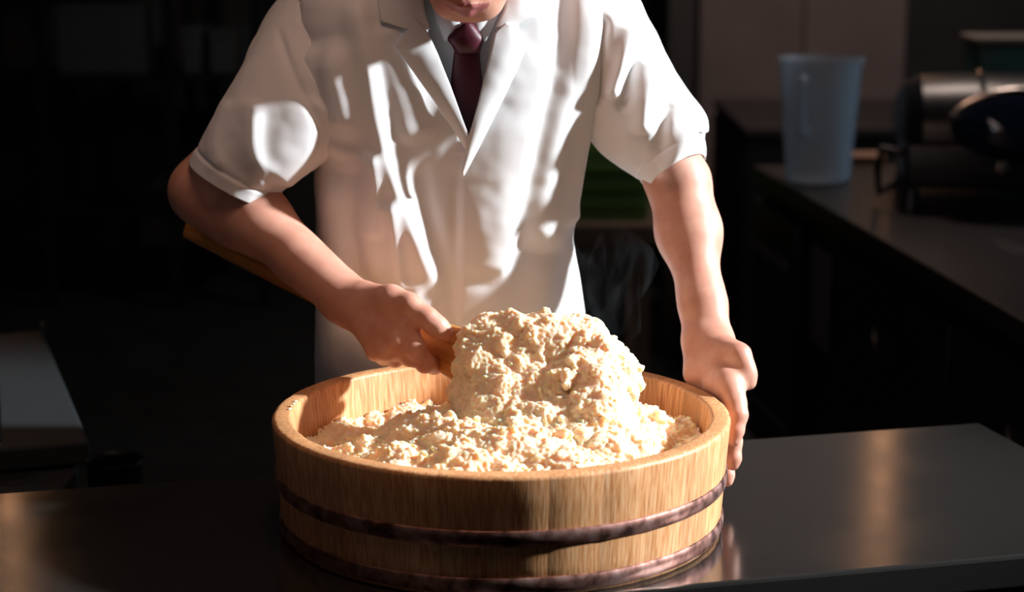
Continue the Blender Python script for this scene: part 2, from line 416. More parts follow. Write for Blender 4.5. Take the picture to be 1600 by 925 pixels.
# ------------------------------------------------------------------ rice
def lumps(F, amp=1.0, band=0.017):
    """break the smooth pile up into crumbs of several sizes"""
    I = np.argwhere(np.abs(F.d) < band); p = F.lo + I * F.res
    w = p + 0.006 * np.stack([vnoise(p, 0.02, s) for s in (1, 2, 3)], 1)
    d = F.d[tuple(I.T)] + amp * (0.008 * vnoise(w, 0.036, 5) + 0.011 * (worley(w, 0.021, 6) - 0.55) + 0.0056 * (worley(w, 0.0105, 7) - 0.5) + 0.0012 * (worley(p, 0.0055, 8) - 0.5))
    F.d[tuple(I.T)] = d
def stamp_grains(F, n, seed):
    """press single grains into the pile's surface, softly merged"""
    g = np.random.default_rng(seed); V, Q = F.mesh()
    a, b, c, d = (V[Q[:, i]] for i in range(4)); nr = np.cross(c - a, d - b); ar = np.linalg.norm(nr, axis=1); nr /= ar[:, None] + 1e-12
    cen = (a + c) / 2; tocam = CAM - cen; tocam /= np.linalg.norm(tocam, axis=1)[:, None]
    pr = ar * ((nr * tocam).sum(1) > -0.4)
    f = g.choice(len(Q), n, p=pr / pr.sum()); pos = cen[f] + nr[f] * 0.0003 + g.normal(size=(n, 3)) * 0.0005
    nn = nr[f]; t = g.normal(size=(n, 3)); t -= nn * (t * nn).sum(1)[:, None] * 0.7; t /= np.linalg.norm(t, axis=1)[:, None]
    for i in range(n):
        L = 0.0028 * g.uniform(0.8, 1.2); W = 0.00145 * g.uniform(0.9, 1.15)
        sl, G = F.sub(pos[i] - L * 1.5, pos[i] + L * 1.5)
        if sl is None: continue
        q = [G[k] - np.float32(pos[i][k]) for k in range(3)]; u = t[i]
        al = q[0] * u[0] + q[1] * u[1] + q[2] * u[2]; rr = q[0] ** 2 + q[1] ** 2 + q[2] ** 2 - al * al
        dd = (np.sqrt(np.maximum(al * al / (L * L) + rr / (W * W), 0)) - 1) * W
        F.d[sl] = smin(F.d[sl], dd, 0.0005)
def rice_object(name, F, n, seed, post=None):
    stamp_grains(F, n, seed)
    if post is not None: F.d = np.maximum(F.d, post)
    V, Q = F.mesh()
    return link(name, mesh_np(name, V, Q), M['rice'])
# rice lying in the tub
FR = Field((-0.225, -0.225, TZ + 0.03), (0.225, 0.225, TZ + 0.165), 0.0015)
gx = (FR.lo[0] + np.arange(FR.n[0]) * FR.res)[:, None]; gy = (FR.lo[1] + np.arange(FR.n[1]) * FR.res)[None]; gz = (FR.lo[2] + np.arange(FR.n[2]) * FR.res)[None, None]
hgt = RIM - 0.047 + 0 * gx * gy
for (x, y, h, s) in RICE_HILLS if 'RICE_HILLS' in globals() else ((0.0, -0.03, 0.03, 0.09), (0.10, -0.02, 0.026, 0.05), (0.165, 0.04, 0.020, 0.035), (0.115, 0.09, 0.012, 0.04), (-0.03, 0.05, 0.016, 0.06), (-0.10, -0.03, 0.012, 0.05), (-0.17, 0.02, -0.006, 0.05), (-0.06, -0.12, 0.020, 0.06), (0.05, -0.13, 0.022, 0.06), (0.02, 0.17, -0.02, 0.06)):
    hgt = hgt + h * np.exp(-((gx - x) ** 2 + (gy - y) ** 2) / (2 * s * s))
FR.d = (gz - hgt[:, :, None]).astype(np.float32) * 0.8
lumps(FR)
rad = np.sqrt(gx ** 2 + gy ** 2)[:, :, None] - (RT - TH - 0.0045) + 0 * gz
rclip = np.maximum(rad, TZ + 0.036 - gz).astype(np.float32); FR.d = np.maximum(FR.d, rclip)
tag(rice_object('rice_bed', FR, 20000, 3, rclip), 'loose cooked white rice spread inside the wooden tub', 'rice', kind='stuff')
# the heap lifted on the paddle
FC = Field(P(835, 620, 0.0) - np.array((0.14, 0.14, 0.14)), P(835, 600, 0.0) + np.array((0.14, 0.15, 0.12)), 0.0014)
for (p0, p1, ra, rb) in (((764, 534, .062), (888, 532, .06), .0235, .025), ((798, 548, .055), (890, 548, .05), .030, .032), ((780, 568, .05), (900, 566, .045), .034, .038), ((783, 596, .035), (915, 596, .025), .035, .041), ((770, 628, .015), (920, 622, .005), .036, .043),
                         ((772, 658, -.005), (905, 668, -.02), .040, .046), ((805, 692, -.03), (900, 702, -.045), .036, .042), ((930, 594, .03), (942, 596, .03), .029, .029)):
    FC.cap(P(*p0), P(*p1), ra, rb, 0.03)
lumps(FC, 1.0)
tag(rice_object('rice_heap', FC, 16000, 4), 'tall heap of steaming white rice lifted on the wooden paddle', 'rice', kind='stuff')
# stray grains
bm = bmesh.new(); bmesh.ops.create_icosphere(bm, subdivisions=2, radius=1); gme = bpy.data.meshes.new('rice_grain')
for v in bm.verts: v.co = Vector((v.co.x * 0.0028, v.co.y * 0.0014, v.co.z * 0.0012))
bm.to_mesh(gme); bm.free(); gme.polygons.foreach_set('use_smooth', np.ones(len(gme.polygons), bool))
for gi, (a, r_, z, rz) in enumerate(((171, RT - TH + 0.0035, H - 0.0005, 0.4), (173.5, RT - TH + 0.003, H - 0.0005, 1.3), (176, RT - TH + 0.004, H - 0.0002, 2.0), (179, RT - TH + 0.0035, H - 0.0005, 0.9))):
    o = link('rice_grain', gme, M['rice']); a = math.radians(a)
    o.location = (r_ * math.cos(a), r_ * math.sin(a), TZ + z + 0.0012); o.rotation_euler = (0, 0, rz)
    tag(o, ('rearmost', 'second from the rear', 'third from the rear', 'frontmost')[gi] + ' of the four stray rice grains on the tub rim', 'rice grain', 'stray grains on the tub rim')

# ------------------------------------------------------------------ person
person = thing('person', 'person in white short-sleeved coat and maroon tie bending over the rice tub', 'person', loc=(0, 0.36, 0))
def to_person(o): o.parent = person; o.matrix_parent_inverse = Matrix.Translation((0, -0.36, 0)); return o
def under(o, p): o.parent = p; o.matrix_parent_inverse = p.matrix_parent_inverse.copy() if False else Matrix.Identity(4); return o

def dist_poly(q, pts):
    """distance, signed side and position along a pixel polyline"""
    pts = np.asarray(pts, float); best = np.full(len(q), 1e9); side = np.zeros(len(q)); al = np.zeros(len(q))
    seg = np.diff(pts, axis=0); ln = np.linalg.norm(seg, axis=1); cum = np.concatenate([[0], np.cumsum(ln)])
    for i in range(len(seg)):
        v = q - pts[i]; t = np.clip((v @ seg[i]) / (ln[i] ** 2), 0, 1); w = v - t[:, None] * seg[i]; d = np.linalg.norm(w, axis=1)
        m = d < best; best = np.where(m, d, best)
        side = np.where(m, np.sign(seg[i][0] * v[:, 1] - seg[i][1] * v[:, 0]), side); al = np.where(m, (cum[i] + t * ln[i]) / cum[-1], al)
    return best, side, al
def smoothcurve(pts, n=24):
    pts = np.asarray(pts, float)
    if len(pts) < 3: return pts
    t = np.concatenate([[0], np.cumsum(np.linalg.norm(np.diff(pts, axis=0), axis=1))]); out = []
    T = np.linspace(0, t[-1], n); m = np.gradient(pts, t, axis=0)
    for x in T:
        i = min(np.searchsorted(t, x, side='right') - 1, len(t) - 2); h = t[i + 1] - t[i]; s = (x - t[i]) / h
        out.append((2 * s**3 - 3 * s**2 + 1) * pts[i] + (s**3 - 2 * s**2 + s) * h * m[i] + (-2 * s**3 + 3 * s**2) * pts[i + 1] + (s**3 - s**2) * h * m[i + 1])
    return np.array(out)
def crease(q, pts, amp, wl, wr, fade=0.15):
    """height of one fold: a ridge (or valley, amp < 0) along a line, falling off over wl to its left and wr to its right"""
    d, side, al = dist_poly(q, smoothcurve(pts))
    w = np.where(side > 0, wl, wr)     # walking down the line, side > 0 lies to the viewer's left
    f = np.clip(np.minimum(al / fade, (1 - al) / fade), 0, 1) if fade else 1.0
    f = f * f * (3 - 2 * f) if fade else 1.0
    return amp * f * np.exp(-(d / w) ** 2)
def rows_interp(rows, n):
    rows = np.asarray(rows, float); t = rows[:, 0]; T = np.linspace(t[0], t[-1], n); out = [T]; m = np.gradient(rows, t, axis=0)
    i = np.clip(np.searchsorted(t, T, side='right') - 1, 0, len(t) - 2); h = (t[i + 1] - t[i]); s = (T - t[i]) / h; h = h[:, None]; s = s[:, None]
    return (2 * s**3 - 3 * s**2 + 1) * rows[i] + (s**3 - 2 * s**2 + s) * h * m[i] + (-2 * s**3 + 3 * s**2) * rows[i + 1] + (s**3 - s**2) * h * m[i + 1]
def tube_mesh(C, U, W, ncol, e):
    """rings about centres C with half axes U, W; superellipse exponent e; returns verts and quads"""
    th = np.linspace(0, 2 * PI, ncol, endpoint=False); c, s = np.cos(th), np.sin(th)
    c = np.sign(c) * np.abs(c) ** (2 / e); s = np.sign(s) * np.abs(s) ** (2 / e)
    V = C[:, None] + U[:, None] * c[None, :, None] + W[:, None] * s[None, :, None]; n = len(C)
    i = np.arange(n - 1)[:, None] * ncol; j = np.arange(ncol)[None]; j2 = (j + 1) % ncol
    F = np.stack([i + j, i + ncol + j, i + ncol + j2, i + j2], -1).reshape(-1, 4)
    return V.reshape(-1, 3), F
def vnormals(V, F):
    n = np.cross(V[F[:, 2]] - V[F[:, 0]], V[F[:, 3]] - V[F[:, 1]]); o = np.zeros_like(V)
    for k in range(4):
        for a in range(3): o[:, a] += np.bincount(F[:, k], n[:, a], len(V))
    return o / (np.linalg.norm(o, axis=1)[:, None] + 1e-12)

# torso of the coat: photo rows (row, left edge, right edge, centre depth, half depth)
TORSO = [(-105, 688, 790, .325, .055), (-80, 640, 840, .325, .075), (-50, 545, 912, .32, .09), (-20, 482, 968, .318, .10), (20, 468, 975, .315, .108), (70, 478, 965, .312, .113), (130, 496, 945, .312, .116),
         (200, 508, 925, .318, .118), (260, 494, 911, .326, .118), (330, 497, 899, .335, .118), (375, 497, 893, .345, .118), (430, 497, 904, .355, .118),
         (500, 497, 914, .365, .118), (580, 495, 920, .378, .118), (700, 490, 928, .39, .12), (900, 484, 938, .40, .122)]
R = rows_interp(TORSO, 330)
Lp = np.array([P(r[1], r[0], r[3]) for r in R]); Rp = np.array([P(r[2], r[0], r[3]) for r in R])
C = (Lp + Rp) / 2; U = (Rp - Lp) / 2; W = np.zeros_like(U); W[:, 1] = R[:, 4]
TV, TF = tube_mesh(C, U, W, 480, 2.8)
TN = vnormals(TV, TF)
if TN[np.argmin(TV[:, 1]), 1] > 0: TF = TF[:, ::-1]; TN = -TN
FOLDS = [  # line in the photo, height, reach left, reach right
    ([(490, 60), (500, 110), (512, 160), (530, 220), (534, 250)], .011, 22, 12),
    ([(524, 50), (532, 100), (545, 160), (558, 225)], .019, 26, 22, .3),
    ([(560, -30), (578, 90), (590, 160), (603, 230), (624, 300), (657, 380), (694, 470)], .0125, 30, 17, .12),
    ([(596, 30), (622, 130), (648, 230)], .006, 22, 34),
    ([(588, 225), (591, 300), (588, 375)], .008, 20, 11),
    ([(612, 300), (620, 380), (630, 455)], .008, 18, 12),
    ([(552, 230), (538, 330), (556, 430), (600, 520)], -.012, 30, 26),
    ([(520, 260), (512, 360), (515, 480), (512, 600)], .008, 16, 22),
    ([(660, 240), (672, 330), (700, 440), (712, 490)], -.004, 20, 10),
    ([(640, 420), (655, 520), (660, 600)], .006, 25, 18),
    ([(780, 160), (770, 280), (762, 380), (756, 500)], .004, 60, 50),
    ([(850, -80), (842, 110), (816, 220), (792, 340), (775, 450)], .009, 60, 15, .08),
    ([(904, -80), (893, 110), (864, 220), (846, 310), (835, 400)], .013, 24, 30, .1),
    ([(936, -80), (922, 80), (914, 160), (897, 270), (880, 360)], .010, 20, 13, .06),
    ([(880, 300), (868, 360), (852, 430), (842, 520)], .007, 26, 26, .3),
    ([(893, 370), (895, 430), (902, 520)], .005, 14, 14),
]
def fold_sum(q, folds): 
    h = np.zeros(len(q))
    for f in folds: h += 1.25 * crease(q, *f)
    return h
TQ = proj(TV)
front = np.clip((-TN[:, 1]) * 1.5 + 0.25, 0, 1)
hh = fold_sum(TQ, FOLDS)
turn = -0.20 * np.clip((TQ[:, 0] - 740) / 1330, 0, 0.11) + 0.17 * np.clip((740 - TQ[:, 0]) / 1330, 0, 0.16)     # the chest is turned a little to the viewer's right
cl = np.interp(TQ[:, 1], [235, 270, 400, 500, 900], [726, 720, 717, 715, 712])     # the front edge of the overlapping panel
hh += np.clip((TQ[:, 1] - 205) / 70, 0, 1) * 0.0035 / (1 + np.exp(-np.clip((TQ[:, 0] - cl) / 1.2, -40, 40))) * np.exp(-np.clip(TQ[:, 0] - cl, 0, None) / 120)
hh += -0.003 * np.exp(-((TQ[:, 0] - cl + 6) / 7) ** 2) * (TQ[:, 1] > 240)
hh += 0.0012 * vnoise(TV * np.array([1, 1, 0.5]), 0.035, 21) + 0.0006 * vnoise(TV, 0.014, 22)
TV2 = TV + TN * (hh * front)[:, None]
TV2[:, 1] -= turn * np.clip(-TN[:, 1] * 2.0, 0, 1)
bvh = BVHTree.FromPolygons(TV2.tolist(), TF.tolist())
def on_coat(px, py, off=0.0):
    d = ray(px, py); d = d / np.linalg.norm(d)
    h = bvh.ray_cast(Vector(CAM), Vector(d))
    p = np.array(h[0]) if h[0] is not None else P(px, py, 0.21)
    return p - d * off
# the V of the opening
VPOLY = np.array([(640, -110), (652, -5), (668, 51), (690, 118), (725, 222), (738, 222), (770, 115), (784, 51), (806, -5), (828, -110)], float)
def in_poly(q, poly):
    x, y = q[:, 0], q[:, 1]; r = np.zeros(len(q), bool); j = len(poly) - 1
    for i in range(len(poly)):
        xi, yi = poly[i]; xj, yj = poly[j]
        r ^= ((yi > y) != (yj > y)) & (x < (xj - xi) * (y - yi) / (yj - yi + 1e-12) + xi); j = i
    return r
fc = TV2[TF].mean(1); keep = ~(in_poly(proj(fc), VPOLY) & (TN[TF[:, 0], 1] < 0.1))
def compact(V, F):
    u, inv = np.unique(F, return_inverse=True); return V[u], inv.reshape(F.shape)
def solid(o, th, off=-1.0):
    m = o.modifiers.new('cloth', 'SOLIDIFY'); m.thickness = th; m.offset = off; return o
coat = to_person(solid(link('coat', mesh_np('coat', *compact(TV2, TF[keep])), M['coat']), 0.0015))
tag(coat, 'white cotton coat with notched lapels')

# sleeves: photo rings (outer edge, inner edge, centre depth, half depth)
def sleeve(rings, folds, e=2.2, n=120):
    rows = [(i, a[0], a[1], b[0], b[1], y, d) for i, (a, b, y, d) in enumerate(rings)]
    R = rows_interp(rows, n)
    A = np.array([P(r[1], r[2], r[5]) for r in R]); B = np.array([P(r[3], r[4], r[5]) for r in R])
    C = (A + B) / 2; U = (B - A) / 2; ax = np.gradient(C, axis=0); W = np.cross(U, ax); W /= np.linalg.norm(W, axis=1)[:, None]; W *= R[:, 6][:, None]
    V, F = tube_mesh(C, U, W, 200, e)
    N = vnormals(V, F)
    if ((V - np.repeat(C, 200, 0)) * N).sum() < 0: F = F[:, ::-1]; N = -N
    q = proj(V); front = np.clip(-N[:, 1] * 1.5 + 0.4, 0, 1)
    h = fold_sum(q, folds) * front + 0.0012 * vnoise(V, 0.03, 31) + 0.0006 * vnoise(V, 0.013, 32)
    row = np.repeat(np.arange(n), 200) / (n - 1)
    h += 0.0016 * np.exp(-((row - 0.90) / 0.012) ** 2) * -1 + 0.001 * (row > 0.90)
    V = V + N * h[:, None]
    o = solid(link('sleeve', mesh_np('sleeve', V, F), M['coat']), 0.0018)
    o.parent = coat; o.matrix_parent_inverse = coat.matrix_parent_inverse.inverted() @ Matrix.Translation((0, -0.36, 0)) if False else Matrix.Identity(4)
    return o
SL_A = [((490, -38), (585, 55), .312, .078), ((440, -8), (566, 130), .308, .085), ((409, 42), (545, 190), .280, .082), ((376, 105), (531, 235), .252, .078),
        ((345, 163), (497, 262), .238, .074), ((318, 212), (452, 288), .235, .070), ((299, 251), (430, 322), .235, .066)]
SL_B = [((930, -36), (858, 45), .318, .06), ((985, -18), (880, 120), .315, .085), ((1016, 32), (905, 170), .312, .08), ((1045, 92), (920, 215), .308, .078),
        ((1076, 143), (950, 248), .30, .075), ((1106, 188), (985, 272), .29, .07), ((1100, 243), (1018, 296), .28, .064)]
sleeve(SL_A, [([(432, 35), (448, 90), (480, 160), (515, 225)], -.004, 6, 6, .2), ([(400, 150), (395, 220), (415, 300)], .005, 20, 14), ([(360, 150), (335, 220), (350, 270)], .003, 18, 10),
              ([(505, 150), (480, 215), (428, 292)], .008, 44, 24)])
sleeve(SL_B, [([(945, 20), (935, 90), (930, 170)], -.008, 10, 10), ([(985, 30), (970, 100), (955, 160)], .008, 14, 10), ([(1005, 60), (985, 120), (973, 180)], -.006, 9, 9),
              ([(1025, 90), (1010, 150), (1005, 215)], .008, 20, 12), ([(1050, 150), (1035, 200), (1030, 250)], -.005, 14, 10), ([(1085, 200), (1060, 240), (1040, 275)], .006, 14, 10),
              ([(1107, 205), (1098, 222), (1075, 235)], -.009, 8, 8, .05)])

# lapels and collar, lying on the coat
def flap(name, inner, outer, parent, m, off0=0.003, off1=0.0065, bulge=0.003, n=40, k=14, th=0.0022, lab=None, base=None, lin=False):
    if lin:
        def rs(p):
            p = np.asarray(p, float); t = np.concatenate([[0], np.cumsum(np.linalg.norm(np.diff(p, axis=0), axis=1))]); T = np.linspace(0, t[-1], n); return np.stack([np.interp(T, t, p[:, 0]), np.interp(T, t, p[:, 1])], 1)
        inner, outer = rs(inner), rs(outer)
    I = inner if lin else smoothcurve(inner, n) if len(inner) > 2 else np.linspace(inner[0], inner[1], n)
    O = outer if lin else smoothcurve(outer, n) if len(outer) > 2 else np.linspace(outer[0], outer[1], n)
    V = []
    for a in range(n):
        for b in range(k + 1):
            t = b / k; px = I[a] * (1 - t) + O[a] * t
            V.append((base or on_coat)(px[0], px[1], off0 * (1 - t) + off1 * t + bulge * math.sin(PI * t)))
    V = np.array(V)
    for _ in range(3):   # relax so that the flap spans the coat's folds
        g = V.reshape(n, k + 1, 3); g2 = g.copy(); g2[1:-1, 1:-1] = (g[:-2, 1:-1] + g[2:, 1:-1] + g[1:-1, :-2] + g[1:-1, 2:]) / 4
        y = np.minimum(g[..., 1], g2[..., 1]); g2[..., 1] = y; V = g2.reshape(-1, 3)
    i = np.arange(n - 1)[:, None] * (k + 1); j = np.arange(k)[None]
    F = np.stack([i + j, i + j + 1, i + k + 2 + j, i + k + 1 + j], -1).reshape(-1, 4)
    if vnormals(V, F)[:, 1].sum() > 0: F = F[:, ::-1]
    o = solid(link(name, mesh_np(name, V, F), m), th, 0.0); o.parent = parent
    if lab: o['label'] = lab
    return o
flap('lapel', [(648, 28), (668, 50), (684, 85), (704, 135), (722, 185), (733, 214), (729, 232)], [(638, 46), (618, 74), (640, 104), (672, 148), (700, 188), (722, 222), (729, 233)], coat, M['coat'], 0.011, 0.004, n=60, lin=True)
flap('lapel', [(792, 36), (772, 52), (764, 90), (752, 140), (738, 195), (731, 215), (722, 270)], [(808, 40), (823, 72), (808, 108), (788, 150), (764, 198), (748, 230), (723, 276)], coat, M['coat'], 0.011, 0.005, n=60, lin=True)
flap('coat_collar', [(662, -90), (660, -40), (661, 0), (664, 20), (672, 46)], [(610, -90), (592, -40), (590, 2), (595, 33), (638, 46)], coat, M['coat'], 0.009, 0.005, n=60, lin=True)
flap('coat_collar', [(808, -90), (800, -40), (792, 0), (786, 20), (774, 44)], [(850, -90), (838, -40), (832, 2), (838, 25), (806, 40)], coat, M['coat'], 0.009, 0.005, n=60, lin=True)

# shirt, collar and tie in the opening
def on_shirt(px, py, off=0.0): 
    return P(px, py, np.interp(py, [-110, -40, 40, 210], [.245, .225, .215, .222]) - off + 0.000002 * (px - 730) ** 2)
def shirt_sheet():
    xs = np.linspace(620, 850, 60); ys = np.linspace(-110, 235, 80)
    V = np.array([on_shirt(x, y) for y in ys for x in xs]); i = np.arange(79)[:, None] * 60; j = np.arange(59)[None]
    F = np.stack([i + j, i + 60 + j, i + 61 + j, i + 1 + j], -1).reshape(-1, 4)
    return V, F
shirt = to_person(solid(link('shirt', mesh_np('shirt', *shirt_sheet()), M['shirt']), 0.001)); tag(shirt, 'white shirt front with pointed collar')
flap('shirt_collar', [(690, -70), (704, -20), (712, 20), (719, 37)], [(664, -80), (670, -20), (680, 30), (696, 66)], shirt, M['shirt'], 0.014, 0.010, 0.004, 30, base=on_shirt)
flap('shirt_collar', [(770, -70), (752, -20), (745, 20), (738, 37)], [(800, -80), (790, -20), (775, 30), (757, 66)], shirt, M['shirt'], 0.014, 0.010, 0.004, 30, base=on_shirt)
def pillow(name, rows, parent, m, y0, depth):
    """a rounded strip: rows of (row, left, right, lift)"""
    R = rows_interp(rows, 50); V = []
    nc = 24
    for r in R:
        A = on_shirt(r[1], r[0], y0 + r[3]); B = on_shirt(r[2], r[0], y0 + r[3]); Cc = (A + B) / 2; Uu = (B - A) / 2
        for k in range(nc):
            a = 2 * PI * k / nc; c, s = math.cos(a), math.sin(a)
            V.append(Cc + Uu * math.copysign(abs(c) ** 0.8, c) + np.array([0, depth * s, 0]))
    V = np.array(V); i = np.arange(49)[:, None] * nc; j = np.arange(nc)[None]; j2 = (j + 1) % nc
    F = np.stack([i + j, i + nc + j, i + nc + j2, i + j2], -1).reshape(-1, 4)
    if ((V - V.mean(0)) * vnormals(V, F)).sum() < 0: F = F[:, ::-1]
    tri = np.concatenate([F[:, [0, 1, 2]], F[:, [0, 2, 3]], [[0, k, k + 1] for k in range(1, nc - 1)], [[49 * nc, 49 * nc + k + 1, 49 * nc + k] for k in range(1, nc - 1)]])
    o = link(name, mesh_np(name, V, tri), m, parent); return o
tie = to_person(bpy.data.objects.new('tie', None)); COL.objects.link(tie); tag(tie, 'dark maroon necktie')
tie.matrix_parent_inverse = Matrix.Translation((0, -0.36, 0))
pillow('tie_blade', [(70, 711, 750, .004), (85, 709, 750, .006), (120, 705, 753, .007), (170, 702, 758, .005), (235, 698, 764, .0)], tie, M['tie'], 0.004, 0.004)
pillow('tie_knot', [(36, 719, 739, .010), (48, 708, 748, .013), (61, 699, 755, .015), (72, 706, 753, .014), (82, 711, 750, .011)], tie, M['tie'], 0.004, 0.010)

# ---- body
def hand_arm(B):
    pass
HR = Matrix.Rotation(math.radians(48), 3, 'X')        # head bowed
HR = np.array(HR); HO = P(731, 45, 0.165)
def hl(x, y, z): return HO + HR @ np.array([x, y, z])
def add_head(F):
    e = F.ell
    e(hl(0, .105, .150), (.074, .094, .082), HR, .02); e(hl(0, .058, .085), (.061, .055, .080), HR, .03)
    e(hl(0, .024, .017), (.024, .019, .016), HR, .025); F.cap(hl(-.050, .085, .055), hl(-.020, .028, .016), .018, .016, .03); F.cap(hl(.050, .085, .055), hl(.020, .028, .016), .018, .016, .03)
    F.cap(hl(0, .004, .112), hl(0, -.010, .076), .008, .010, .012); e(hl(-.012, -.001, .072), (.009, .010, .008), HR, .006); e(hl(.012, -.001, .072), (.009, .010, .008), HR, .006)
    e(hl(-.030, .004, .112), (.017, .012, .010), HR, .008, True); e(hl(.030, .004, .112), (.017, .012, .010), HR, .008, True)
    e(hl(-.030, .018, .111), (.013, .013, .013), HR, .003); e(hl(.030, .018, .111), (.013, .013, .013), HR, .003)
    F.cap(hl(-.045, .012, .128), hl(-.014, .005, .126), .006, .007, .008); F.cap(hl(.045, .012, .128), hl(.014, .005, .126), .006, .007, .008)
    F.cap(hl(-.020, .011, .036), hl(-.004, .003, .038), .0038, .0055, .004); F.cap(hl(.020, .011, .036), hl(.004, .003, .038), .0038, .0055, .004)
    F.cap(hl(-.018, .011, .0305), hl(0, .0045, .027), .0038, .0065, .004); F.cap(hl(.018, .011, .0305), hl(0, .0045, .027), .0038, .0065, .004)
    for s in (-1, 1):
        e(hl(s * .076, .100, .100), (.008, .018, .032), HR, .006); e(hl(s * .083, .096, .102), (.004, .010, .020), HR, .004, True)
    F.cap(hl(0, .105, .06), P(735, -60, .325), .052, .056, .03)
def flatcap(F, a, b, ra, rb, k, n, s): F.cap(a, b, ra, rb, k, (n, s))
SH_A, EL_A, WR_A = P(508, 50, .315), P(322, 297, .245), P(549, 472, .135)
SH_B, EL_B, WR_B = P(930, 50, .31), P(1060, 285, .268), P(1105, 530, .155)
def chain(F, pts, k=0.004):
    for (a, b) in zip(pts, pts[1:]): F.cap(P(*a[:3]), P(*b[:3]), a[3], b[3], k)
def add_arm_a(F):
    F.cap(SH_A, EL_A, .040, .037, .02)
    mid = EL_A * .68 + WR_A * .32 + np.array([.006, 0, .006]); n = np.array([.45, -.3, .8])
    F.cap(EL_A, mid, .036, .0375, .02); F.cap(mid, WR_A, .0365, .0205, .02)
    F.cap(EL_A + np.array([-.012, .004, -.004]), EL_A * .8 + WR_A * .2 + np.array([-.004, 0, -.012]), .026, .026, .02)
    F.cap(EL_A * .35 + WR_A * .65, WR_A, .024, .0215, .02)
    F.cap(P(530, 478, .145), P(557, 492, .130), .018, .017, .015); F.cap(P(537, 452, .145), P(562, 466, .130), .016, .0145, .012)
    # back of the hand
    for (p, ra, rb) in (((633, 507, .083), .0165, .0125), ((622, 531, .078), .0165, .0125), ((606, 546, .083), .0165, .012), ((588, 548, .094), .0165, .011)):
        F.cap(P(556, 476, .130), P(*p), ra, rb, .012)
    F.cap(P(570, 470, .122), P(618, 478, .095), .0165, .012, .016)
    for (a, b) in (((565, 477, .112), (630, 506, .0735)), ((562, 484, .112), (619, 530, .069))):
        F.cap(P(*a), P(*b), .003, .004, .008)
    # thumb
    chain(F, [(575, 466, .120, .0165), (612, 468, .095, .0150), (640, 476, .082, .0118), (668, 497, .076, .0108), (684, 511, .075, .0106), (697, 520, .077, .0088)], .008)
    # fingers round the paddle
    chain(F, [(633, 510, .084, .0128), (650, 545, .072, .0108), (664, 567, .080, .0105), (678, 571, .100, .0092), (684, 566, .118, .0085)], .006)
    chain(F, [(622, 532, .078, .0125), (640, 557, .082, .0105), (650, 560, .105, .0098), (655, 548, .128, .0085)], .005)
    chain(F, [(606, 547, .083, .0120), (617, 559, .098, .0100), (628, 556, .122, .0092), (634, 542, .138, .008)], .005)
    chain(F, [(588, 548, .094, .0110), (600, 557, .112, .0092), (612, 548, .133, .0085), (618, 536, .145, .0075)], .005)
def add_arm_b(F):
    F.cap(SH_B, EL_B, .040, .0345, .02)
    mid = P(1076, 362, .245)
    F.cap(EL_B, mid, .034, .0345, .02); F.cap(mid, P(1097, 470, .188), .0335, .0235, .025); F.cap(P(1096, 465, .190), WR_B, .023, .020, .02)
    F.cap(P(1112, 480, .178), P(1121, 528, .155), .014, .0145, .015); F.cap(P(1086, 480, .182), P(1089, 530, .160), .013, .0135, .015)
    # palm turned to the viewer
    F.cap(P(1093, 535, .155), P(1090, 583, .130), .0175, .0165, .015); F.cap(P(1108, 535, .155), P(1120, 600, .098), .018, .0150, .015)
    F.cap(P(1118, 535, .152), P(1139, 606, .074), .018, .0138, .015)
    F.cap(P(1120, 545, .140), P(1146, 556, .108), .0185, .0155, .012)
    # thumb
    chain(F, [(1136, 550, .118, .0150), (1155, 556, .097, .0125), (1164, 574, .087, .0098), (1168, 588, .085, .0092), (1171, 599, .083, .0068)], .008)
    # fingers down the outside of the tub
    F.cap(P(1139, 600, .078), P(1149, 630, .058), .0132, .0112, .014)
    chain(F, [(1144, 615, .068, .0118), (1149, 630, .058, .0110), (1153, 648, .048, .0105), (1149, 672, .043, .0092), (1146, 687, .041, .0078)], .005)
    chain(F, [(1128, 606, .088, .0125), (1142, 655, .068, .0105), (1146, 690, .058, .0095), (1146, 716, .052, .0085), (1145, 725, .051, .0072)], .004)
    chain(F, [(1116, 604, .104, .0120), (1128, 665, .085, .0100), (1134, 715, .071, .0090), (1136, 742, .062, .0080), (1136, 751, .060, .0068)], .004)
    chain(F, [(1102, 600, .120, .0110), (1112, 650, .105, .0090), (1116, 690, .095, .0075)], .004)
def add_torso(F):
    F.cap(P(735, -20, .33), P(735, 30, .33), .065, .075, .04); F.cap(SH_A, SH_B, .045, .045, .05)
    F.cap(P(690, 110, .325), P(690, 330, .345), .085, .085, .06); F.cap(P(740, 110, .325), P(730, 330, .345), .085, .085, .06); F.cap(P(690, 330, .345), P(700, 600, .385), .09, .095, .05); F.cap(P(730, 330, .345), P(720, 600, .385), .09, .095, .05)
def piece(lo, hi, res, fns, it=2, carve=None):
    F = Field(lo, hi, res)
    for f in fns: f(F)
    if carve: carve(F)
    V, Q = F.mesh(); return smooth_mesh(V, Q, it), Q
def carve_tub(F):
    g = [(F.lo[k] + np.arange(F.n[k]) * F.res) for k in range(3)]
    r = np.sqrt(g[0][:, None, None] ** 2 + g[1][None, :, None] ** 2); z = g[2][None, None] - TZ
    d = np.maximum(RB + (RT - RB) * z / H + 0.0006 - r, H + 0.0006 - 0 * r - z) if False else np.maximum(r - (RB + (RT - RB) * z / H + 0.0008), z - H - 0.0005 + 0 * r)
    F.d = np.maximum(F.d, -d.astype(np.float32))
def bounds(pts, m): p = np.array(pts); return p.min(0) - m, p.max(0) + m
pieces = []
lo, hi = bounds([EL_A, WR_A, P(715, 590, .05), P(560, 440, .16)], .05); pieces.append(piece(lo, hi, .0021, [add_arm_a]))
